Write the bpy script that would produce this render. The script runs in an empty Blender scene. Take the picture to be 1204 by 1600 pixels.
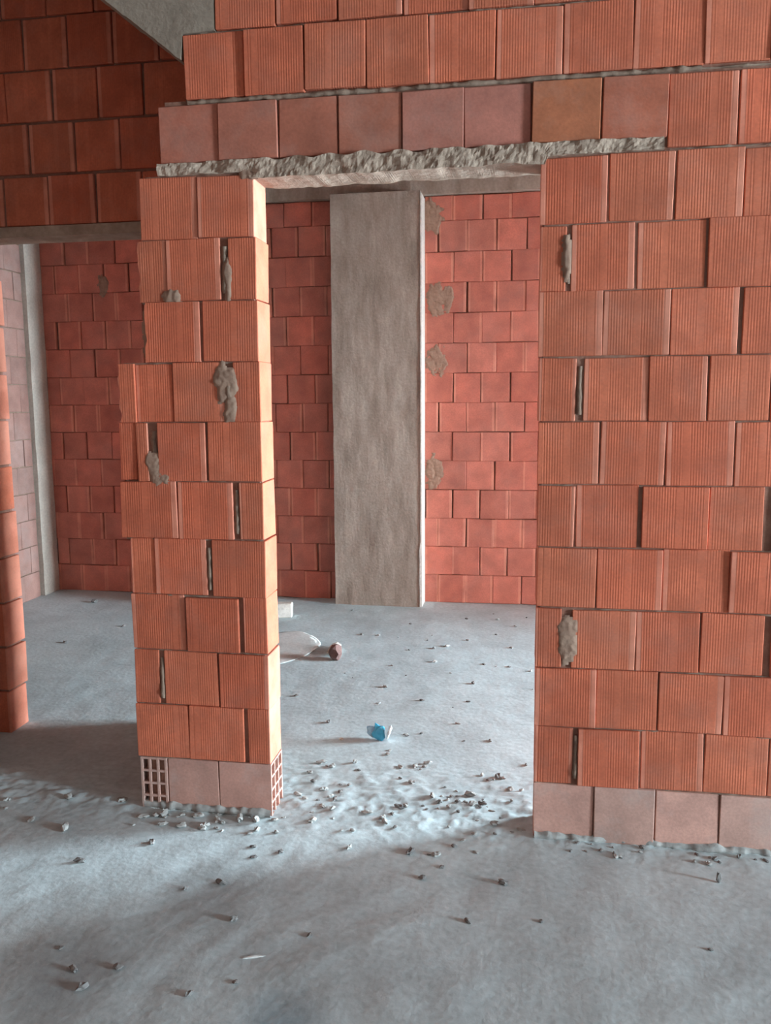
import bpy, bmesh, math, random
from mathutils import Matrix, Vector, noise

random.seed(7)
scene = bpy.context.scene
COL = scene.collection

# ------------------------------------------------------------------ camera
cam_data = bpy.data.cameras.new('camera')
cam = bpy.data.objects.new('camera', cam_data); COL.objects.link(cam)
CAM = Vector((0.8647, -2.6843, 1.4701)); YAW, PITCH, ROLL = -0.16464, -0.13396, -0.0068
_f = Vector((math.sin(YAW)*math.cos(PITCH), math.cos(YAW)*math.cos(PITCH), math.sin(PITCH)))
_r = Vector((math.cos(YAW), -math.sin(YAW), 0)); _u = _r.cross(_f)
r2 = math.cos(ROLL)*_r + math.sin(ROLL)*_u; u2 = -math.sin(ROLL)*_r + math.cos(ROLL)*_u
M = Matrix.Identity(4)
for i in range(3):
    M[i][0] = r2[i]; M[i][1] = u2[i]; M[i][2] = -_f[i]; M[i][3] = CAM[i]
cam.matrix_world = M
cam_data.sensor_fit = 'VERTICAL'; cam_data.sensor_height = 24.0
cam_data.lens = 24.0*1300/1600
cam_data.clip_start = 0.05
scene.camera = cam

# ------------------------------------------------------------------ daylight: overcast sky seen through the building's open windows
world = bpy.data.worlds.new('world'); scene.world = world
world.use_nodes = True
bg = world.node_tree.nodes['Background']
bg.inputs[0].default_value = (0.77, 0.95, 1.06, 1)
bg.inputs[1].default_value = 140.0
scene.view_settings.view_transform = 'Standard'
scene.view_settings.look = 'None'
scene.view_settings.gamma = 1.0
scene.view_settings.use_curve_mapping = False
scene.view_settings.exposure = 0.28
scene.cycles.max_bounces = 16
scene.cycles.diffuse_bounces = 10
scene.cycles.use_denoising = True
scene.cycles.sample_clamp_indirect = 6.0

XR_BACK = 4.0          # right wall of the back room
XR_FRONT = 9.5         # far right facade of the front room
BW = dict(y0=1.3, y1=2.3, z0=0.05, z1=2.2)     # back room window
FW = dict(y0=-3.2, y1=-2.0, z0=0.05, z1=2.5)     # front room window
def portal(x, w):
    l = bpy.data.lights.new('window_portal', 'AREA'); l.shape = 'RECTANGLE'
    l.size = w['z1']-w['z0']; l.size_y = w['y1']-w['y0']
    l.cycles.is_portal = True
    o = bpy.data.objects.new('window_portal', l); COL.objects.link(o)
    o.location = (x, (w['y0']+w['y1'])/2, (w['z0']+w['z1'])/2)
    o.rotation_euler = (0, math.radians(90), 0)
    return o
portal(XR_BACK+0.15, BW); portal(XR_FRONT+0.1, FW)

# ------------------------------------------------------------------ materials
def nodes(name, rough=0.9):
    m = bpy.data.materials.new(name); m.use_nodes = True
    nt = m.node_tree; b = nt.nodes['Principled BSDF']
    b.inputs['Roughness'].default_value = rough
    b.inputs['Specular IOR Level'].default_value = 0.25
    return m, nt, b
def N(nt, t, **kw):
    n = nt.nodes.new(t)
    for k, v in kw.items():
        if k.startswith('i_'):
            key = k[2:]
            n.inputs[int(key) if key.isdigit() else key].default_value = v
        else: setattr(n, k, v)
    return n
def math_n(nt, op, a, b=None, c=None):
    n = nt.nodes.new('ShaderNodeMath'); n.operation = op
    for i, v in enumerate((a, b, c)):
        if v is None: continue
        if isinstance(v, (int, float)): n.inputs[i].default_value = v
        else: nt.links.new(v, n.inputs[i])
    return n.outputs[0]
def mixc(nt, fac, a, b, mode='MIX'):
    n = nt.nodes.new('ShaderNodeMix'); n.data_type = 'RGBA'; n.blend_type = mode
    for s, v in ((n.inputs[0], fac), (n.inputs[6], a), (n.inputs[7], b)):
        if isinstance(v, (int, float)): s.default_value = v
        elif isinstance(v, tuple): s.default_value = (*v, 1) if len(v) == 3 else v
        else: nt.links.new(v, s)
    return n.outputs[2]
def ramp(nt, src, stops):
    n = nt.nodes.new('ShaderNodeValToRGB'); nt.links.new(src, n.inputs[0])
    el = n.color_ramp.elements
    while len(el) < len(stops): el.new(0.5)
    for e, (p, c) in zip(el, stops):
        e.position = p; e.color = (c, c, c, 1) if isinstance(c, (int, float)) else (*c, 1)
    return n.outputs[0]

def brick_material(name, base, ribs=True, dust=0.12, dustcol=(.42, .38, .35), rib_depth=0.0006, margin=0.0):
    m, nt, b = nodes(name, 0.85)
    tc = N(nt, 'ShaderNodeTexCoord'); oi = N(nt, 'ShaderNodeObjectInfo')
    geo = N(nt, 'ShaderNodeNewGeometry')
    n1 = N(nt, 'ShaderNodeTexNoise', i_Scale=9.0, i_Detail=4.0); nt.links.new(geo.outputs['Position'], n1.inputs['Vector'])
    n2 = N(nt, 'ShaderNodeTexNoise', i_Scale=120.0, i_Detail=3.0); nt.links.new(geo.outputs['Position'], n2.inputs['Vector'])
    c = mixc(nt, 1.0, base, oi.outputs['Color'], 'MULTIPLY')
    var = ramp(nt, n1.outputs['Fac'], [(.3, .80), (.7, 1.14)])
    c = mixc(nt, 1.0, c, var, 'MULTIPLY')
    grain = ramp(nt, n2.outputs['Fac'], [(.3, .90), (.7, 1.08)])
    c = mixc(nt, 1.0, c, grain, 'MULTIPLY')
    n3 = N(nt, 'ShaderNodeTexNoise', i_Scale=5.0, i_Detail=6.0, i_Roughness=.65); nt.links.new(geo.outputs['Position'], n3.inputs['Vector'])
    d = ramp(nt, n3.outputs['Fac'], [(.48, 0.0), (.75, 1.0)])
    d = math_n(nt, 'MULTIPLY_ADD', d, dust*2.2, dust*0.3)
    c = mixc(nt, d, c, dustcol)
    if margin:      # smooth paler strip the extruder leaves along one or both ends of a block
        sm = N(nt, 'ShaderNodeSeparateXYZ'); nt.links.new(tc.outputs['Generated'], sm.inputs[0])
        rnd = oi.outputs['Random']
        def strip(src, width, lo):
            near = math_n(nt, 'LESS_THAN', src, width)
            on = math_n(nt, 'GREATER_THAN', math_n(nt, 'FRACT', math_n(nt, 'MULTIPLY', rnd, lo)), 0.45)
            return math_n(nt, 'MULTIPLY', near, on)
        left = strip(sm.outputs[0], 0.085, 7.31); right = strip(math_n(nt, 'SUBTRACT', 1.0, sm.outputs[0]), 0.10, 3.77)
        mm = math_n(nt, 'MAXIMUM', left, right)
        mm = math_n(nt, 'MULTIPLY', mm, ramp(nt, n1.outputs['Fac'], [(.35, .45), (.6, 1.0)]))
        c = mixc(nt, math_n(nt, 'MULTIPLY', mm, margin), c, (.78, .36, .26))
    h = math_n(nt, 'MULTIPLY', n2.outputs['Fac'], 0.25)
    if ribs:
        so = N(nt, 'ShaderNodeSeparateXYZ'); nt.links.new(tc.outputs['Object'], so.inputs[0])
        sg = N(nt, 'ShaderNodeSeparateXYZ'); nt.links.new(tc.outputs['Generated'], sg.inputs[0])
        ph = math_n(nt, 'MULTIPLY', so.outputs[0], 2*math.pi/0.0082)
        s = math_n(nt, 'SINE', ph)
        s = math_n(nt, 'MULTIPLY_ADD', s, 0.5, 0.5)
        # smooth margins near both ends and a smooth band that wanders from brick to brick
        gx = sg.outputs[0]
        e = math_n(nt, 'ABSOLUTE', math_n(nt, 'SUBTRACT', gx, 0.5))
        mask = math_n(nt, 'LESS_THAN', e, 0.43)
        off = math_n(nt, 'MULTIPLY_ADD', oi.outputs['Random'], 0.7, 0.15)
        band = math_n(nt, 'GREATER_THAN', math_n(nt, 'ABSOLUTE', math_n(nt, 'SUBTRACT', gx, off)), 0.045)
        mask = math_n(nt, 'MULTIPLY', mask, band)
        wear = ramp(nt, n1.outputs['Fac'], [(.35, .35), (.65, 1.0)])
        mask = math_n(nt, 'MULTIPLY', mask, wear)
        c = mixc(nt, 1.0, c, ramp(nt, mask, [(0.0, (1.06, 1.08, 1.09)), (.5, 1.0)]), 'MULTIPLY')
        rib = math_n(nt, 'MULTIPLY', math_n(nt, 'SUBTRACT', s, 1.0), mask)
        h = math_n(nt, 'ADD', h, rib)
    nt.links.new(c, b.inputs['Base Color'])
    bp = N(nt, 'ShaderNodeBump', i_Strength=1.0, i_Distance=rib_depth if ribs else 0.0016)
    nt.links.new(h, bp.inputs['Height']); nt.links.new(bp.outputs[0], b.inputs['Normal'])
    return m

def concrete_material(name, ca, cb, scale=4.0, bump=0.004, streak=False, stain=None, fine=60.0):
    m, nt, b = nodes(name, 0.92)
    geo = N(nt, 'ShaderNodeNewGeometry')
    mp = N(nt, 'ShaderNodeMapping'); nt.links.new(geo.outputs['Position'], mp.inputs[0])
    if streak: mp.inputs['Scale'].default_value = (3.2, 3.2, 0.9)
    n1 = N(nt, 'ShaderNodeTexNoise', i_Scale=scale, i_Detail=7.0, i_Roughness=.62); nt.links.new(mp.outputs[0], n1.inputs['Vector'])
    n2 = N(nt, 'ShaderNodeTexNoise', i_Scale=fine, i_Detail=4.0); nt.links.new(geo.outputs['Position'], n2.inputs['Vector'])
    f = ramp(nt, n1.outputs['Fac'], [(.32, 0.0), (.68, 1.0)])
    c = mixc(nt, f, ca, cb)
    g = ramp(nt, n2.outputs['Fac'], [(.25, .84), (.7, 1.07)])
    c = mixc(nt, 1.0, c, g, 'MULTIPLY')
    if stain:
        for (x, y, rad, col, amt) in stain:
            sx = N(nt, 'ShaderNodeVectorMath', operation='DISTANCE'); nt.links.new(geo.outputs['Position'], sx.inputs[0])
            sx.inputs[1].default_value = (x, y, 0)
            dd = math_n(nt, 'MULTIPLY_ADD', n1.outputs['Fac'], rad*0.9, sx.outputs['Value'])
            k = ramp(nt, math_n(nt, 'DIVIDE', dd, rad*2), [(.35, amt), (.75, 0.0)])
            c = mixc(nt, k, c, col)
    nt.links.new(c, b.inputs['Base Color'])
    h = math_n(nt, 'MULTIPLY_ADD', n2.outputs['Fac'], 0.35, n1.outputs['Fac'])
    bp = N(nt, 'ShaderNodeBump', i_Strength=1.0, i_Distance=bump)
    nt.links.new(h, bp.inputs['Height']); nt.links.new(bp.outputs[0], b.inputs['Normal'])
    return m

MAT = {}
MAT['ribbed'] = brick_material('ribbed_clay', (.53, .135, .070), dust=.06, dustcol=(.42, .33, .28), margin=.42)
MAT['smooth'] = brick_material('smooth_clay', (.43, .14, .09), ribs=False, dust=.10)
MAT['dusty'] = brick_material('cement_dusted_clay', (.55, .30, .24), ribs=False, dust=.26, dustcol=(.47, .40, .37))
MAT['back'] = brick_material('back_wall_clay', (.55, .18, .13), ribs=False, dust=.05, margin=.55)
MAT['pink'] = brick_material('pale_clay', (.30, .165, .135), ribs=False, dust=.22, dustcol=(.34, .25, .225))
MAT['mortar'] = concrete_material('mortar', (.20, .13, .095), (.31, .22, .165), 18, .005)
MAT['core'] = concrete_material('clay_stained_mortar', (.22, .10, .07), (.33, .18, .13), 14, .005)
MAT['smear'] = concrete_material('mortar_smear', (.27, .16, .115), (.37, .25, .185), 14, .004)
MAT['lintel'] = concrete_material('rough_mortar', (.31, .22, .165), (.46, .35, .275), 12, .008)
MAT['concrete'] = concrete_material('bare_concrete', (.27, .215, .175), (.45, .375, .315), 3.4, .005, streak=True)
MAT['pale_concrete'] = concrete_material('pale_concrete', (.46, .40, .34), (.60, .54, .47), 4.0, .003)
MAT['slab'] = concrete_material('stair_concrete', (.23, .18, .14), (.33, .265, .21), 9, .005)
MAT['floor'] = concrete_material('dusty_floor', (.425, .485, .50), (.57, .645, .66), 2.2, .004,
                                 stain=[(.31, -.97, .14, (.10, .26, .36), .35), (-.30, -.85, .22, (.22, .22, .22), .5), (.0, -.45, .2, (.25, .25, .25), .4)], fine=45)
MAT['shell'] = concrete_material('rough_render', (.22, .20, .185), (.30, .275, .25), 3.0, .003)
MAT['rubble'] = concrete_material('rubble', (.30, .29, .275), (.46, .45, .43), 20, .003)
MAT['dark_rubble'] = concrete_material('dark_rubble', (.15, .14, .135), (.26, .25, .24), 20, .003)
MAT['plaster'] = concrete_material('white_plaster', (.66, .61, .55), (.78, .73, .66), 15, .002)
MAT['pale_heap'] = concrete_material('pale_heap', (.55, .55, .53), (.64, .63, .61), 6, .003)

def plastic(name, col, rough, trans=0.0):
    m, nt, b = nodes(name, rough)
    n1 = N(nt, 'ShaderNodeTexNoise', i_Scale=30.0)
    c = mixc(nt, n1.outputs['Fac'], tuple(x*.7 for x in col), col)
    nt.links.new(c, b.inputs['Base Color'])
    b.inputs['Specular IOR Level'].default_value = 0.5
    b.inputs['Transmission Weight'].default_value = trans
    return m
MAT['blue'] = plastic('blue_plastic', (.08, .48, .72), .25, .15)
MAT['film'] = plastic('pale_blue_film', (.45, .68, .82), .2, .35)
MAT['white_plastic'] = plastic('white_plastic', (.9, .94, .95), .3)

# ------------------------------------------------------------------ mesh helpers
def link(name, me, mat, parent=None):
    o = bpy.data.objects.new(name, me); COL.objects.link(o)
    if mat and len(me.materials) == 0: me.materials.append(mat)
    if parent: o.parent = parent
    return o
def tag(o, label=None, cat=None, group=None, kind=None):
    if label: o['label'] = label
    if cat: o['category'] = cat
    if group: o['group'] = group
    if kind: o['kind'] = kind
    return o
def box_into(bm, a, b):
    x0, y0, z0 = a; x1, y1, z1 = b
    v = [bm.verts.new(p) for p in ((x0,y0,z0),(x1,y0,z0),(x1,y1,z0),(x0,y1,z0),(x0,y0,z1),(x1,y0,z1),(x1,y1,z1),(x0,y1,z1))]
    for f in ((0,3,2,1),(4,5,6,7),(0,1,5,4),(1,2,6,5),(2,3,7,6),(3,0,4,7)):
        bm.faces.new([v[i] for i in f])
    return v
def mesh_from(bm, name):
    me = bpy.data.meshes.new(name); bm.normal_update(); bm.to_mesh(me); bm.free(); return me
def boxes(name, lst, mat, parent=None):
    bm = bmesh.new()
    for a, b in lst: box_into(bm, a, b)
    return link(name, mesh_from(bm, name), mat, parent)
def structure(name, lst, mat):
    return tag(boxes(name, lst, mat), kind='structure')

def brick_mesh(w, h, d, bev=.0022, jit=.0018):
    """origin at the centre of the bottom of the front face; width X, depth +Y, height Z"""
    bm = bmesh.new()
    vs = box_into(bm, (-w/2, 0, 0), (w/2, d, h))
    for v in vs:
        v.co += Vector((random.uniform(-jit, jit), random.uniform(-jit, jit)*.6, random.uniform(-jit, jit)))
    bmesh.ops.bevel(bm, geom=bm.edges[:], offset=bev, segments=1, affect='EDGES', profile=.5)
    return mesh_from(bm, 'brick')

def chipped_brick_mesh(w, h, d, end):
    """a brick with a broken end (end = -1 left, +1 right)"""
    bm = bmesh.new(); n = 9
    prev = None; rows = []
    for i in range(n):
        z = h*i/(n-1)
        cut = abs(noise.noise(Vector((w*31, z*22, 3))))*.035
        cut2 = abs(noise.noise(Vector((w*17, z*30, 9))))*.045
        xa, xb = -w/2, w/2; xa2, xb2 = xa, xb
        if end < 0: xa += cut; xa2 += cut2
        else: xb -= cut; xb2 -= cut2
        rows.append([bm.verts.new(p) for p in ((xa,0,z),(xb,0,z),(xb2,d,z),(xa2,d,z))])
    for a, b in zip(rows, rows[1:]):
        for k in range(4):
            bm.faces.new((a[k], a[(k+1)%4], b[(k+1)%4], b[k]))
    bm.faces.new(rows[0][::-1]); bm.faces.new(rows[-1])
    return mesh_from(bm, 'brick')

def hollow_brick_mesh(w, h, d, nx, nz, axis):
    """hollow block: open cells seen on its front (axis Y) or right end (axis X)"""
    bm = bmesh.new()
    if axis == 'Y':
        W, D = w, d
    else:
        W, D = d, w
    t = .008
    cw = (W - t*(nx+1))/nx; ch = (h - t*(nz+1))/nz
    def put(a, b):
        if axis == 'Y':
            box_into(bm, (a[0]-W/2, a[1], a[2]), (b[0]-W/2, b[1], b[2]))
        else:      # cell openings at +X; local u runs along Y
            box_into(bm, (w/2-b[1], a[0], a[2]), (w/2-a[1], b[0], b[2]))
    for i in range(nx+1): put((i*(cw+t), 0, 0), (i*(cw+t)+t, D, h))
    for k in range(nz+1):
        for i in range(nx): put((i*(cw+t)+t, 0.0006, k*(ch+t)), ((i+1)*(cw+t), D, k*(ch+t)+t))
    put((.001, D*.75, .001), (W-.001, D-.001, h-.001))
    return mesh_from(bm, 'brick')

def strip_mesh(length, vertical=False, hh=.006, reach=.016, seed=0, base=.010, thr=.0, lump=.010):
    """irregular squeezed mortar bead along X (or Z), origin at its start on the wall face"""
    n = max(4, int(length/.008)); verts = []; faces = []
    for i in range(n+1):
        s = length*i/n
        a = noise.fractal(Vector((s*9+seed*7.3, seed*1.7, .5)), 1.0, 2.0, 4)*.5+.5
        a2 = noise.noise(Vector((s*45+seed*3.1, seed, 2.5)))*.5+.5
        k = max(0.0, a*.75+a2*.35-thr)
        y = base - reach*k
        wd = hh*(.8+.5*a2) + lump*max(0, k-.55)
        up = wd*(.8+.5*noise.noise(Vector((s*30, seed, 7)))); dn = wd*(.8+.5*noise.noise(Vector((s*30, seed, 11))))
        for (yy, zz) in ((.03, -dn), (y+.002, -dn*.75), (y, 0), (y+.002, up*.75), (.03, up)):
            verts.append((zz, yy, s) if vertical else (s, yy, zz))
    for i in range(n):
        for k in range(4):
            a = i*5+k; f = (a, a+5, a+6, a+1)
            faces.append(f if vertical else f[::-1])
    me = bpy.data.meshes.new('mortar_bead'); me.from_pydata(verts, [], faces); me.update()
    for p in me.polygons: p.use_smooth = True
    return me

def blob_mesh(rx, ry, rz, seed, sub=3, amp=.35, name='blob', freq=2.2, flat=True):
    bm = bmesh.new(); bmesh.ops.create_icosphere(bm, subdivisions=sub, radius=1)
    for v in bm.verts:
        k = 1 + amp*noise.fractal(v.co*freq+Vector((seed*3.7, seed*1.3, seed)), 1.0, 2.0, 3)
        v.co = Vector((v.co.x*rx*k, v.co.y*ry*k, v.co.z*rz*k))
    if flat:
        zmin = min(v.co.z for v in bm.verts)
        for v in bm.verts: v.co.z -= zmin
    return mesh_from(bm, name)

# ------------------------------------------------------------------ floor: real relief, rough mortar ridge under the front wall
def floor_height(x, y):
    h = .004*noise.noise(Vector((x*2.1, y*2.1, 0))) + .0022*noise.noise(Vector((x*9, y*9, 4)))
    # trowel streaks in the front room, running away to the left
    u = x*.94 - y*.34; v = x*.34 + y*.94
    if y < .1: h += .0016*noise.fractal(Vector((u*9+2*noise.noise(Vector((x*2,y*2,3))), v*3.4, 8)), 1.0, 2.0, 3)*min(1, (.1-y)*3)*(1.0 if x < .5 else max(.25, 1-(x-.5)*1.2))
    band = math.exp(-((y-.10)/.16)**2) + .55*math.exp(-((y-.34)/.16)**2)
    if band > .01 and x < 3.0:
        rough = max(0, noise.fractal(Vector((x*16, y*16, 1)), .8, 2.0, 4))
        h += band*(.007 + .009*rough)
        h += band*.007*noise.noise(Vector((x*55, y*55, 2)))
    return h
def make_floor():
    def axis(a, b, segs):
        out = []; 
        for (s, e, st) in segs:
            n = max(1, round((e-s)/st)); out += [s+(e-s)*i/n for i in range(n)]
        return out+[b]
    xs = axis(-2.9, 9.8, [(-2.9, -1.6, .05), (-1.6, 2.2, .014), (2.2, 4.4, .08), (4.4, 9.8, .4)])
    ys = axis(-6.1, 3.4, [(-6.1, -1.6, .15), (-1.6, -.2, .014), (-.2, .55, .011), (.55, 1.6, .02), (1.6, 3.4, .03)])
    verts = [(x, y, floor_height(x, y)) for y in ys for x in xs]; nx = len(xs)
    faces = [(j*nx+i, j*nx+i+1, (j+1)*nx+i+1, (j+1)*nx+i) for j in range(len(ys)-1) for i in range(nx-1)]
    me = bpy.data.meshes.new('floor'); me.from_pydata(verts, [], faces); me.update()
    for p in me.polygons: p.use_smooth = True
    return tag(link('floor', me, MAT['floor']), kind='structure')
make_floor()

# ------------------------------------------------------------------ shell
CZ = 3.1
structure('ceiling', [((-2.9, -6.2, CZ), (9.8, 3.5, CZ+.2))], MAT['shell'])
structure('wall_rear', [((-1.7, -6.3, 0), (9.8, -6.1, CZ))], MAT['shell'])
structure('wall_left_front', [((-1.65, -6.1, 0), (-1.5, .56, CZ))], MAT['core'])
def window_wall(name, x, t, ya, yb, w, zt=CZ):
    return structure(name, [((x, ya, 0), (x+t, w['y0'], zt)), ((x, w['y1'], 0), (x+t, yb, zt)),
                            ((x, w['y0'], 0), (x+t, w['y1'], w['z0'])), ((x, w['y0'], w['z1']), (x+t, w['y1'], zt))], MAT['shell'])
window_wall('wall_right_back', XR_BACK, .2, .135, 3.5, BW)
window_wall('wall_right_front', XR_FRONT, .2, -6.1, .135, FW)

# ------------------------------------------------------------------ brick laying
def tint(v=.10, r=None):
    k = random.uniform(1-v, 1+v); s = random.uniform(-.06, .06)
    return (k*(1+s*.3), k*(1-s), k*(1-s*1.3), 1)
def lay(wall, me, loc, rotz=0, mat=None, col=None, label=None, tilt=True):
    o = bpy.data.objects.new('brick', me); COL.objects.link(o)
    if mat and len(me.materials) == 0: me.materials.append(mat)
    o.parent = wall; o.location = loc
    o.rotation_euler = (random.uniform(-.008, .008) if tilt else 0, random.uniform(-.009, .009) if tilt else 0,
                        rotz + (random.uniform(-.016, .016) if tilt else 0))
    o.color = col or tint()
    return o

# ---------- front wall: every brick where it stands, in metres along the wall
T1 = .135
ROWS = [  # z, height, left pier joints, right joints, gaps {joint: width}
 (.000, .1965, [-.486, -.385, -.190, .003], [.915, 1.111, 1.308, 1.509, 1.709, 1.909, 2.109, 2.309], {}),
 (.200, .1965, [-.493, -.295, -.084, .004], [.915, 1.049, 1.255, 1.455, 1.650, 1.850, 2.050, 2.25], {-.084: .017, 1.049: .018}),
 (.400, .1965, [-.492, -.390, -.177, .003], [.914, 1.110, 1.304, 1.505, 1.705, 1.905, 2.105, 2.305], {-.390: .022}),
 (.600, .1965, [-.494, -.292, -.090, .003], [.913, 1.012, 1.228, 1.425, 1.627, 1.827, 2.027, 2.227], {-.090: .016, 1.012: .034, 1.627: .025}),
 (.800, .1965, [-.488, -.397, -.199, .002], [.913, 1.102, 1.304, 1.505, 1.705, 1.905, 2.105, 2.305], {-.199: .020}),
 (1.000, .1965, [-.513, -.305, -.095, .001], [.911, 1.031, 1.229, 1.434, 1.610, 1.820, 2.020, 2.22], {-.095: .026, 1.229: .012, 1.610: .03}),
 (1.200, .1965, [-.509, -.445, -.385, -.193, .000], [.910, 1.099, 1.298, 1.502, 1.702, 1.902, 2.102, 2.302], {-.385: .034, -.193: .010}),
 (1.400, .1965, [-.502, -.441, -.308, -.109, -.001], [.908, 1.034, 1.242, 1.416, 1.594, 1.794, 1.994, 2.194], {-.109: .034, 1.034: .024, 1.416: .008}),
 (1.600, .1965, [-.397, -.198, -.002], [.906, 1.099, 1.299, 1.501, 1.701, 1.901, 2.101, 2.301], {-.198: .011, 1.501: .012}),
 (1.800, .1965, [-.414, -.312, -.111, -.003], [.905, .992, 1.191, 1.395, 1.595, 1.795, 1.995, 2.195], {-.111: .028, .992: .018, 1.191: .010}),
 (2.000, .195, [-.396, -.199, -.005], [.904, 1.106, 1.297, 1.492, 1.692, 1.892, 2.092, 2.292], {1.297: .009}),
]
UPPER = [
 (2.236, .176, [-.319, -.118, .080, .275, .477, .671, .874, 1.077, 1.270], 'smooth'),
 (2.206, .205, [1.270, 1.467, 1.667, 1.867, 2.067, 2.267], 'ribbed'),
 (2.432, .195, [-.224, -.024, .171, .368, .563, .764, .964, 1.164, 1.365, 1.548, 1.748, 1.948, 2.148, 2.298], 'ribbed'),
 (2.632, .1965, [-.116, .082, .282, .482, .681, .876, 1.063, 1.240, 1.440, 1.640, 1.840, 2.040, 2.240], 'ribbed'),
]
core = []
for z, h, lj, rj, g in ROWS:
    core.append(((lj[0]+.02, .008, z), (lj[-1]-.012, T1-.012, z+.2)))
    core.append(((rj[0]+.012, .008, z), (rj[-1], T1-.012, z+.2)))
core.append(((2.2, .002, 0), (XR_FRONT, T1, CZ)))
core.append(((-.30, .014, 2.2), (2.25, T1-.012, 2.43)))
core.append(((-.205, .014, 2.43), (2.25, T1-.012, 2.63)))
core.append(((-.10, .014, 2.63), (2.25, T1-.012, CZ)))
wall = structure('wall_front', core, MAT['core'])

DUST_TOP = {0: 'dusty'}
def lay_run(z, h, joints, gaps, matkey, row, lo_free=False, hi_free=False, tints=None):
    n = len(joints)-1
    for i in range(n):
        a, b = joints[i], joints[i+1]
        ga = gaps.get(a, random.choice((.001, .002, .003, .004, .007)))/2 if not (i == 0 and lo_free) else 0
        gb = gaps.get(b, random.choice((.001, .002, .003, .004, .007)))/2 if not (i == n-1 and hi_free) else 0
        a += ga; b -= gb
        w = b-a
        key = matkey
        hj = h + random.uniform(-.003, .002)
        if row == 0 and i == 0 and joints[0] < 0:
            me = hollow_brick_mesh(w, h, T1, 3, 4, 'Y'); o = lay(wall, me, ((a+b)/2, -.002, z), mat=MAT['dusty'], tilt=False)
            o['label'] = 'block with its open cells facing out'; continue
        if row == 0 and i == n-1 and joints[0] < 0:
            me = hollow_brick_mesh(w, h, T1, 3, 4, 'X'); lay(wall, me, ((a+b)/2, 0, z), mat=MAT['dusty'], tilt=False); continue
        if i == 0 and lo_free and joints[0] < -.3 and row in (8, 9, 7):
            me = chipped_brick_mesh(w, hj, T1, -1)
        else:
            me = brick_mesh(w, hj, T1)
        y = random.uniform(-.005, .005)
        if hi_free and i == n-1: y = -.001
        lay(wall, me, ((a+b)/2, y, z+random.uniform(-.0015, .0015)), mat=MAT[key], col=(tints[i] if tints else None))
for r, (z, h, lj, rj, g) in enumerate(ROWS):
    key = 'dusty' if r == 0 else 'ribbed'
    lay_run(z, h, lj, g, key, r, lo_free=True, hi_free=True)
    lay_run(z, h, rj, g, key, r, lo_free=True)
lint_t = [(1.0,1,1,1), (.98,1,1,1), (.92,.9,.86,1), (.95,.98,.95,1), (1.02,1.15,1.28,1), (1.08,1.2,1.36,1), (1.02,1.0,.72,1), (1.04,.92,.80,1)]
lay_run(*UPPER[0][:3], {}, 'smooth', 50, lo_free=True, tints=lint_t)
lay_run(*UPPER[1][:3], {}, 'ribbed', 51)
lay_run(*UPPER[2][:3], {}, 'ribbed', 52, lo_free=True)
lay_run(*UPPER[3][:3], {}, 'ribbed', 53, lo_free=True)

# squeezed mortar along the beds and in the wide upright joints
sd = 0
def bead(x0, x1, z, mat='mortar', **kw):
    global sd; sd += 1
    o = link('mortar_bead', strip_mesh(x1-x0, seed=sd, **kw), MAT[mat], wall); o.location = (x0, 0, z)
for r, (z, h, lj, rj, g) in enumerate(ROWS):
    if r == 0: continue
    bead(lj[0]+.01, lj[-1]-.006, z-.004, base=.013, reach=.017, hh=.004, lump=.008, thr=.16)
    bead(rj[0]+.006, rj[-1]-.02, z-.004, base=.013, reach=.015, hh=.004, lump=.007, thr=.22)
bead(-.21, 2.25, 2.628, hh=.004, base=.012, reach=.014, thr=.2)
bead(-.22, 1.36, 2.423, hh=.009, base=.012, reach=.020, lump=.010, thr=.1)
bead(1.28, 2.25, 2.422, hh=.004, base=.012, reach=.014, thr=.2)
bead(1.28, 2.25, 2.200, hh=.004, base=.012, reach=.014, thr=.2)
bead(-.48, .0, .014, 'rubble', hh=.02, base=.004, reach=.03, lump=.02)
bead(.92, 2.2, .010, 'rubble', hh=.016, base=.004, reach=.024, lump=.014)
def head(x, z0, z1, w):
    global sd; sd += 1
    o = link('mortar_bead', strip_mesh(z1-z0, vertical=True, hh=w*.42, seed=sd, base=.012, reach=.020, lump=.008), MAT['mortar'], wall)
    o.location = (x, 0, z0)
for r, (z, h, lj, rj, g) in enumerate(ROWS):
    for x, w in g.items():
        if w >= .018 and x < 1.5: head(x, z+.02, z+.17, w)
# mortar smeared over the faces
def patch(par, loc, rx, rz, seed, mat='smear', th=.0045):
    """thin ragged smear of mortar on a wall face (local XZ plane, standing out to -Y)"""
    st = .005; nx = max(6, int(2.6*rx/st)); nz = max(6, int(2.6*rz/st)); vs = []; hs = []; fs = []
    for k in range(nz+1):
        for i in range(nx+1):
            u = -1.3+2.6*i/nx; v = -1.3+2.6*k/nz; x = u*rx; z = v*rz
            e = 1 - (u*u+v*v) + 1.1*noise.fractal(Vector((x*22+seed*5.1, z*16, seed)), .9, 2.0, 4)
            h = min(1, max(-.5, e*1.6))*th + (.0022*noise.noise(Vector((x*90, z*90, seed))) if e > .1 else 0)
            vs.append((x, -h, z)); hs.append(h)
    for k in range(nz):
        for i in range(nx):
            q = (k*(nx+1)+i, k*(nx+1)+i+1, (k+1)*(nx+1)+i+1, (k+1)*(nx+1)+i)
            if max(hs[a] for a in q) > 0: fs.append(q)
    used = sorted({a for q in fs for a in q}); m = {a: b for b, a in enumerate(used)}
    me = bpy.data.meshes.new('mortar_patch'); me.from_pydata([vs[a] for a in used], [], [tuple(m[a] for a in q) for q in fs]); me.update()
    for p in me.polygons: p.use_smooth = True
    o = link('mortar_patch', me, MAT[mat], par); o.location = loc; return o
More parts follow.
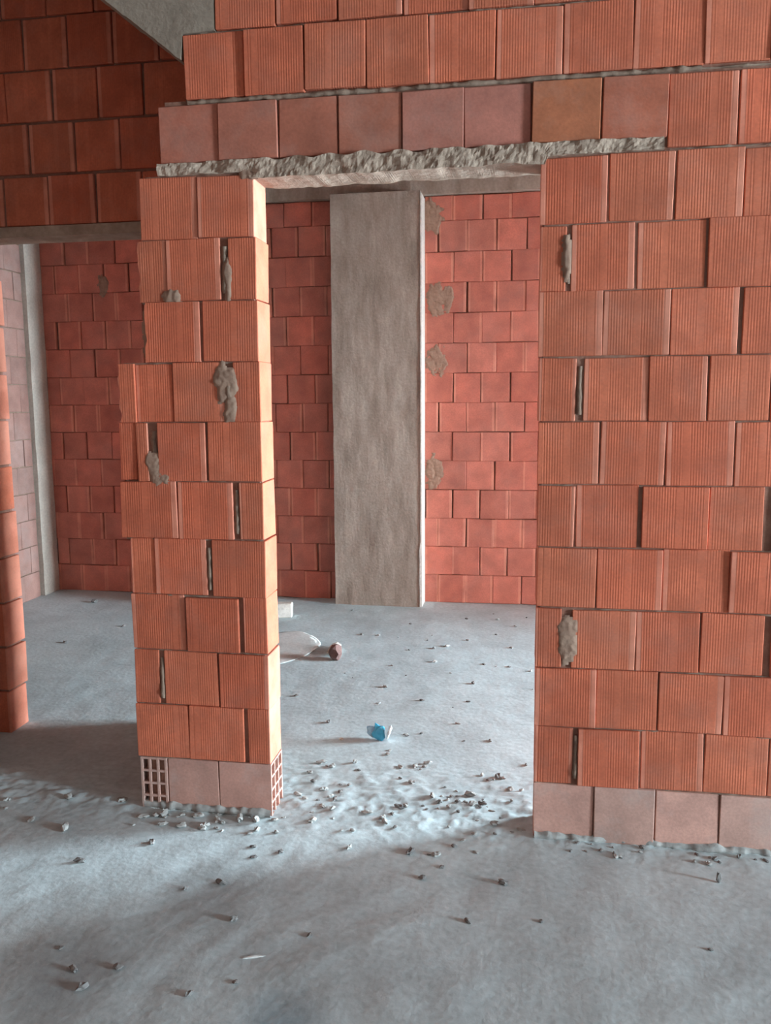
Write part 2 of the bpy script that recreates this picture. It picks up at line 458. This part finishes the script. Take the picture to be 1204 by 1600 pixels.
patch(wall, (-.118, -.001, 1.53), .036, .062, 1); patch(wall, (-.105, -.001, 1.45), .022, .05, 2)
patch(wall, (-.385, -.001, 1.24), .030, .055, 3); patch(wall, (-.36, -.001, 1.20), .035, .03, 4)
patch(wall, (1.012, -.001, .70), .030, .085, 5); patch(wall, (-.10, 0, 1.87), .014, .07, 6)
patch(wall, (-.39, .02, 1.70), .025, .075, 8)
patch(wall, (-.30, -.001, 1.815), .03, .022, 9); patch(wall, (.985, -.001, 1.90), .012, .07, 10)
patch(wall, (1.74, .0, .10), .05, .05, 11)
patch(wall, (-.02, 0, 2.19), .04, .02, 13)
# lintel: rough cast mortar strip over the doorway
def lintel():
    nx, nz = 220, 7; x0, x1 = -.325, 1.262
    verts = []; faces = []
    for side, yb in ((0, -.006), (1, T1+.004)):
        for i in range(nx+1):
            x = x0+(x1-x0)*i/nx
            inn = 1.0 if -.02 < x < .92 else 0.0
            zb = 2.178 if inn else 2.198
            zb += .006*noise.fractal(Vector((x*7, side*.6, 1)), 1, 2, 3)*(1 if inn else .5) + .003*noise.noise(Vector((x*30, side*.8, 3)))
            zt = 2.236 + .010*noise.noise(Vector((x*18, side, 6)))
            if x < -.02 or x > .92: zb = max(zb, 2.19)
            for k in range(nz+1):
                z = zb+(zt-zb)*k/nz
                y = yb+(.011*noise.fractal(Vector((x*13, z*20, side*9)), 1, 2, 4)+.003*noise.noise(Vector((x*70, z*70, 2))))*(1 if side == 0 else -1)
                verts.append((x, y, z))
    m = (nx+1)*(nz+1)
    for i in range(nx):
        for k in range(nz):
            a = i*(nz+1)+k; b = a+nz+1
            faces.append((a, b, b+1, a+1)); faces.append((m+a, m+a+1, m+b+1, m+b))
        a = i*(nz+1); b = a+nz+1
        faces.append((a, m+a, m+b, b)); faces.append((a+nz, b+nz, m+b+nz, m+a+nz))
    for i in (0, nx):
        for k in range(nz):
            a = i*(nz+1)+k
            f = (a, a+1, m+a+1, m+a); faces.append(f if i == 0 else f[::-1])
    me = bpy.data.meshes.new('lintel'); me.from_pydata(verts, [], faces); me.update()
    o = link('lintel', me, MAT['lintel'], wall); o['label'] = 'rough grey cast mortar lintel strip'
lintel()
# ---------- unseen cross wall added behind the pier to keep light off the corridor floor, and the dark wall with the second opening
structure('wall_blocker_cross', [((-.275, T1, 0), (-.185, .56, CZ))], MAT['shell'])
Y3 = .56; T3 = .135
wall3 = structure('wall_corridor', [((-1.5, Y3+.012, 2.18), (-.185, Y3+T3-.01, CZ)), ((-.59, Y3+.012, 0), (-.185, Y3+T3-.01, 2.2)),
                                    ((-1.5, Y3+.012, 0), (-1.387, Y3+T3-.012, 2.2)), ((-2.9, Y3+.002, 0), (-1.5, Y3+T3, CZ))], MAT['core'])
def run3(z, h, joints):
    for a, b in zip(joints, joints[1:]):
        w = b-a-random.uniform(.004, .012)
        lay(wall3, brick_mesh(w, h, T3), ((a+b)/2, Y3+random.uniform(-.004, .004), z), mat=MAT['ribbed'])
for z, js in ((2.186, [-1.49, -1.45, -1.25, -1.052, -.843, -.647, -.45, -.19]), (2.388, [-1.49, -1.321, -1.123, -.923, -.729, -.53, -.33, -.19]),
              (2.588, [-1.49, -1.413, -1.213, -1.012, -.816, -.623, -.43, -.19]), (2.784, [-1.49, -1.327, -1.126, -.932, -.741, -.55, -.35, -.19])):
    run3(z, .188, js)
run3(2.980, .115, [-1.49, -1.413, -1.213, -1.012, -.816, -.623, -.43, -.19])
for k in range(11):
    b = -1.375 + random.uniform(-.006, .004)
    a = -1.495
    lay(wall3, brick_mesh(b-a, .188 if k < 10 else .14, T3), ((a+b)/2, Y3, .2*k), mat=MAT['ribbed'])
    lay(wall3, brick_mesh(.19, .188 if k < 10 else .14, T3), (-.495+random.uniform(-.006, .006), Y3, .2*k), mat=MAT['ribbed'])
o = boxes('lintel', [((-1.49, Y3-.003, 2.141), (-.55, Y3+T3+.003, 2.182))], MAT['lintel'], wall3); o['label'] = 'thin concrete lintel strip over the dark opening'

structure('wall_blocker_wing', [((-.585, Y3+T3-.01, 0), (-.49, .83, CZ))], MAT['shell'])  # unseen stub added to shade the left jamb of the second opening
structure('wall_blocker_stub', [((-1.11, 2.80, 0), (-.995, 3.26, CZ))], MAT['shell'])  # added out of view to block window light from the back wall's left end

# ---------- back wall, its beam and columns
Y2 = 3.25
wall2 = structure('wall_back', [((-2.9, Y2+.022, 0), (XR_BACK, Y2+.25, CZ))], MAT['core'])
back_meshes = [brick_mesh(.1985, .2055, .12, bev=.004, jit=.002) for _ in range(10)]
half_meshes = {}
P2 = .207
WIDE = [(.875, 12), (.686, 9), (.779, 8), (.686, 6), (.462, 2)]
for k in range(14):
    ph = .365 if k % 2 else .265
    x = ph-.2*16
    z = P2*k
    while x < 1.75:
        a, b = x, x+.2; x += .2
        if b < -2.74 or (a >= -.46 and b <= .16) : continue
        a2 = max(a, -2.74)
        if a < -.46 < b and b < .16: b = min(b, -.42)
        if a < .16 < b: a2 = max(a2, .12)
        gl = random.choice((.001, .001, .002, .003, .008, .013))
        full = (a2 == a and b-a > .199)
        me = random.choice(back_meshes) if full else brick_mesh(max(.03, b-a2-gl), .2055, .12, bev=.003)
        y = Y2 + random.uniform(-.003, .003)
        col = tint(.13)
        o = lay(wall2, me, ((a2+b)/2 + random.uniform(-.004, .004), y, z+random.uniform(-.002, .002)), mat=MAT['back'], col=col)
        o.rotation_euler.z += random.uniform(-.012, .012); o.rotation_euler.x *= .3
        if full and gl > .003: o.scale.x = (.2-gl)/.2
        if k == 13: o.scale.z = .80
for (x, z, rx, rz, s) in ((.245, 2.16, .075, .10, 60), (.32, 2.18, .05, .09, 61), (.24, 1.75, .06, .09, 62), (.29, 1.74, .035, .09, 63), (.235, .95, .06, .11, 64), (.20, 2.72, .09, .10, 65), (-2.24, 2.32, .04, .08, 69)):
    patch(wall2, (x, Y2-.002, z), rx, rz, s, 'smear', th=.005)

def rough_block(name, a, b, mat, step=.04, amp=.006, seed=0, parent=None):
    """cast concrete block with uneven faces and slightly broken arrises"""
    bm = bmesh.new(); box_into(bm, a, b)
    for ax in range(3):
        L = b[ax]-a[ax]; n = int(L/step)
        for i in range(1, n):
            co = [0, 0, 0]; co[ax] = a[ax]+L*i/n; no = [0, 0, 0]; no[ax] = 1
            bmesh.ops.bisect_plane(bm, geom=bm.verts[:]+bm.edges[:]+bm.faces[:], plane_co=co, plane_no=no)
    for v in bm.verts:
        p = v.co*7+Vector((seed, 0, 0)); q = v.co*31
        v.co += Vector((noise.noise(p), noise.noise(p+Vector((9, 3, 1))), 0))*amp + Vector((noise.noise(q), noise.noise(q+Vector((5, 5, 5))), 0))*amp*.35
    return link(name, mesh_from(bm, name), mat, parent)
YC = 3.085
c = rough_block('concrete_column', (-.465, YC, -.01), (.158, Y2+.01, 2.86), MAT['concrete'], .06, .004, 1)
tag(c, 'wide bare grey concrete column standing against the back brick wall', 'column')
# pale plaster bead left on the column's right arris
bm = bmesh.new(); n = 90; prev = None
for i in range(n+1):
    z = .0 + 2.84*i/n
    k = .001 + .003*noise.noise(Vector((z*6, 1, 1))) + (.014*max(0, noise.noise(Vector((z*14, 3, 1))))+.006 if z < .45 else 0)
    ring = [bm.verts.new(p) for p in ((.158-k, YC-.006, z), (.166, YC-.005, z), (.168, Y2+.005, z), (.150, Y2+.005, z))]
    if prev:
        for j in range(4): bm.faces.new((prev[j], prev[(j+1)%4], ring[(j+1)%4], ring[j]))
    else: bm.faces.new(ring[::-1])
    prev = ring
bm.faces.new(prev)
o = link('plaster_edge', mesh_from(bm, 'plaster_edge'), MAT['plaster'], c); o['label'] = 'white plaster skim on the column side'
bm_ = rough_block('concrete_beam', (-2.9, Y2-.05, 2.86), (XR_BACK, Y2+.01, CZ), MAT['concrete'], .08, .010, 2)
tag(bm_, 'long bare concrete beam over the back brick wall, above the column', 'beam')
cc = rough_block('concrete_column', (-2.80, 3.045, -.01), (-2.735, Y2+.0, CZ-.24), MAT['pale_concrete'], .06, .003, 5)
tag(cc, 'narrow pale concrete column in the far left corner beside pinkish bricks', 'column')

# ---------- left side wall of the back room
wall4 = structure('wall_left', [((-2.95, Y3+T3, 0), (-2.772, Y2+.1, CZ))], MAT['mortar'])
side_meshes = [brick_mesh(.198, .194, .11, bev=.003, jit=.002) for _ in range(6)]
for k in range(15):
    y = 3.03 - (.1 if k % 2 else 0)
    if k % 2:
        lay(wall4, brick_mesh(.094, .194, .11), (-2.762+random.uniform(-.003, .003), 2.983, .2*k), rotz=math.pi/2, mat=MAT['pink'], col=tint(.12))
    for j in range(7):
        lay(wall4, random.choice(side_meshes), (-2.762+random.uniform(-.004, .004), y-.1-.2*j, .2*k), rotz=math.pi/2, mat=MAT['pink'], col=tint(.14))
for o in wall4.children:                     # bricks face +X: depth runs to -X
    pass

# ---------- raking concrete stair slab at the upper left, flush with the front wall
bm = bmesh.new()
poly = [(-.2345, 2.552), (-.2275, 2.628), (-.119, 2.632), (-.119, CZ), (-.93, CZ)]
fr = []; 
dg = 40
pts = []
for i in range(dg):      # rough lower arris
    t = i/dg; x = -.93+(-.2345+.93)*t; z = CZ+(2.552-CZ)*t
    pts.append((x, z+.006*noise.noise(Vector((x*22, 1, 2)))+.003*noise.noise(Vector((x*70, 5, 2)))))
pts += poly[:4]
A = [bm.verts.new((x, .001, z)) for x, z in pts]; B = [bm.verts.new((x, .13, z)) for x, z in pts]
bm.faces.new(A); bm.faces.new(B[::-1])
for i in range(len(pts)):
    j = (i+1) % len(pts); bm.faces.new((A[j], A[i], B[i], B[j]))
bmesh.ops.recalc_face_normals(bm, faces=bm.faces[:])
s = link('stair_slab', mesh_from(bm, 'stair_slab'), MAT['slab'])
tag(s, 'sloping grey concrete slab edge at the upper left above the brick pier', 'slab')

# ------------------------------------------------------------------ things on the floor
def ground(x, y): return floor_height(x, y)
# crumpled blue plastic wrapper
def crumple(rx, ry, rz, seed, sub=3, amp=.55, name='wrapper'):
    bm = bmesh.new(); bmesh.ops.create_icosphere(bm, subdivisions=sub, radius=1)
    for v in bm.verts:
        p = v.co*1.9+Vector((seed, 0, seed*.3))
        k = 1 + amp*(abs(noise.noise(p))*1.6-.5) + .25*noise.noise(v.co*5+Vector((0, seed, 0)))
        v.co = Vector((v.co.x*rx*k, v.co.y*ry*k, v.co.z*rz*k))
    zm = min(v.co.z for v in bm.verts)
    for v in bm.verts: v.co.z -= zm
    return mesh_from(bm, name)
wr = bpy.data.objects.new('plastic_wrapper', None); COL.objects.link(wr)
wr.location = (.262, .725, ground(.262, .725)-.002)
tag(wr, 'small crumpled bright blue plastic wrapper lying on the back room floor', 'wrapper')
o = link('blue_body', crumple(.030, .026, .034, 3, 2, .35), MAT['blue'], wr); o.location = (0, 0, 0)
o = link('clear_film', crumple(.034, .022, .026, 8, 2, .4), MAT['film'], wr); o.location = (-.028, .012, .004)
o = link('white_flap', crumple(.008, .018, .036, 5, 2, .3), MAT['white_plastic'], wr); o.location = (.034, -.002, .006); o.rotation_euler = (0, .3, 0)

# pale heap, white lump and broken brick further back
h = link('plaster_heap', blob_mesh(.22, .34, .007, 4, 4, .12, 'plaster_heap', 1.4), MAT['pale_heap'])
for p in h.data.polygons: p.use_smooth = True
h.location = (-.56, 1.98, -.003); tag(h, 'low pale spread of dried plaster on the floor behind the pier', 'plaster heap')
o = link('broken_brick', blob_mesh(.038, .05, .052, 9, 2, .35, 'broken_brick'), brick_material('broken_clay', (.17, .095, .085), ribs=False, dust=.1))
o.location = (-.172, 1.80, ground(-.172, 1.80)-.004); tag(o, 'small reddish-brown broken brick piece beside the pale plaster', 'brick piece')
o = link('plaster_lump', blob_mesh(.032, .10, .020, 12, 3, .3, 'plaster_lump'), MAT['plaster'])
o.location = (-.215, 1.95, ground(-.215, 1.95)-.003); tag(o, 'white plaster lump touching the small broken brick piece', 'plaster lump')
o = link('white_block', brick_mesh(.13, .10, .09, bev=.008, jit=.008), MAT['plaster'])
o.location = (-.735, 2.64, ground(-.735, 2.64)-.003); o.rotation_euler = (0, 0, .2)
tag(o, 'squarish white plaster block near the back wall beside the pier edge', 'block')

chips = [blob_mesh(1, random.uniform(.6, .9), random.uniform(.35, .6), 100+i, 2, .6, 'rubble') for i in range(8)]
def chip(name, x, y, r, mat, label, cat, group):
    me = random.choice(chips).copy(); me.materials.clear(); me.materials.append(MAT[mat])
    o = bpy.data.objects.new(name, me); COL.objects.link(o)
    o.scale = (r*random.uniform(.8, 1.4), r, r); o.location = (x, y, ground(x, y)-r*.12); o.rotation_euler = (0, 0, random.uniform(0, 6.3))
    tag(o, label, cat, group); return o
for i in range(90):
    x = random.uniform(.04, .90); y = min(.62, max(-.16, random.gauss(.20, .17)))
    chip('mortar_crumb', x, y, random.choice((.006, .007, .008, .010, .013, .016)), random.choice(('rubble', 'rubble', 'rubble', 'dark_rubble')),
         'small grey mortar crumb strewn across the doorway threshold', 'crumb', 'mortar crumbs across the doorway')
for i in range(34):
    x = random.uniform(-.47, .05); y = random.uniform(-.13, -.02)
    chip('mortar_crumb', x, y, random.choice((.006, .008, .010, .014, .018)), 'rubble',
         'grey mortar crumb piled along the foot of the narrow brick pier', 'crumb', 'mortar crumbs at the foot of the pier')
for i in range(26):
    x = random.uniform(.93, 1.75); y = random.uniform(-.09, -.02)
    chip('mortar_crumb', x, y, random.choice((.005, .007, .010)), random.choice(('rubble', 'dark_rubble')),
         'grey mortar crumb along the foot of the right-hand brick wall', 'crumb', 'mortar crumbs at the foot of the right wall')
for (x, y, r) in ((-.525,-.372,.014), (-.212,-.913,.013), (-.271,-.855,.012), (.061,-.893,.010), (.629,-.225,.011), (.576,-.294,.012), (.822,-.285,.014), (.934,-.459,.008),
                  (.728,-.491,.010), (1.38,-.515,.008), (-.347,-.226,.014), (-.033,-.416,.014), (-.127,-.465,.009), (.069,-.587,.014), (-.16,-.83,.012), (.16,-.83,.008), (-.35,-.78,.007), (.30,-.62,.008), (.02, -.26, .010), (.10,-.22,.012), (.0,-.2,.010)):
    chip('pebble', x, y, r, 'dark_rubble', 'dark grey pebble lying loose on the open foreground floor', 'pebble', 'pebbles on the foreground floor')
o = chip('wood_chip', .173, -.729, .02, 'pale_heap', 'pale elongated splinter lying in the middle of the foreground floor', 'splinter', None); o.scale = (.030, .006, .006); o.rotation_euler.z = .35
o = chip('stone_chip', 1.472, -.184, .016, 'dark_rubble', 'dark upright stone chip in front of the right-hand brick wall', 'stone', None); o.scale = (.008, .008, .03)
for i in range(46):
    x = random.uniform(-.45, .95); y = random.uniform(.75, 3.0)
    if (x-.26)**2+(y-.72)**2 < .01 or ((x+.45)/.24)**2+((y-2)/.3)**2 < 1: continue
    chip('grit', x, y, random.choice((.005, .007, .009, .013)), random.choice(('dark_rubble', 'rubble')), 'dark crumb scattered on the bright back room floor', 'crumb', 'crumbs on the back room floor')
for (x, y, r) in ((-2.25, 2.9, .03), (-1.9, 1.9, .018), (-1.72, 2.3, .014), (-2.0, 1.55, .014)):
    chip('dark_clod', x, y, r, 'dark_rubble', 'dark clod on the floor beyond the left opening', 'clod', 'clods beyond the left opening')
o = chip('white_chip', .10, .70, .012, 'plaster', 'tiny white chip to the left of the blue wrapper', 'chip', None)
for i in range(8):
    x = random.uniform(-1.05, -.55); y = random.uniform(-.2, .05)
    chip('mortar_crumb', x, y, random.choice((.010, .014, .018)), 'rubble', 'grey mortar crumb on the floor left of the brick pier', 'crumb', 'mortar crumbs left of the pier')
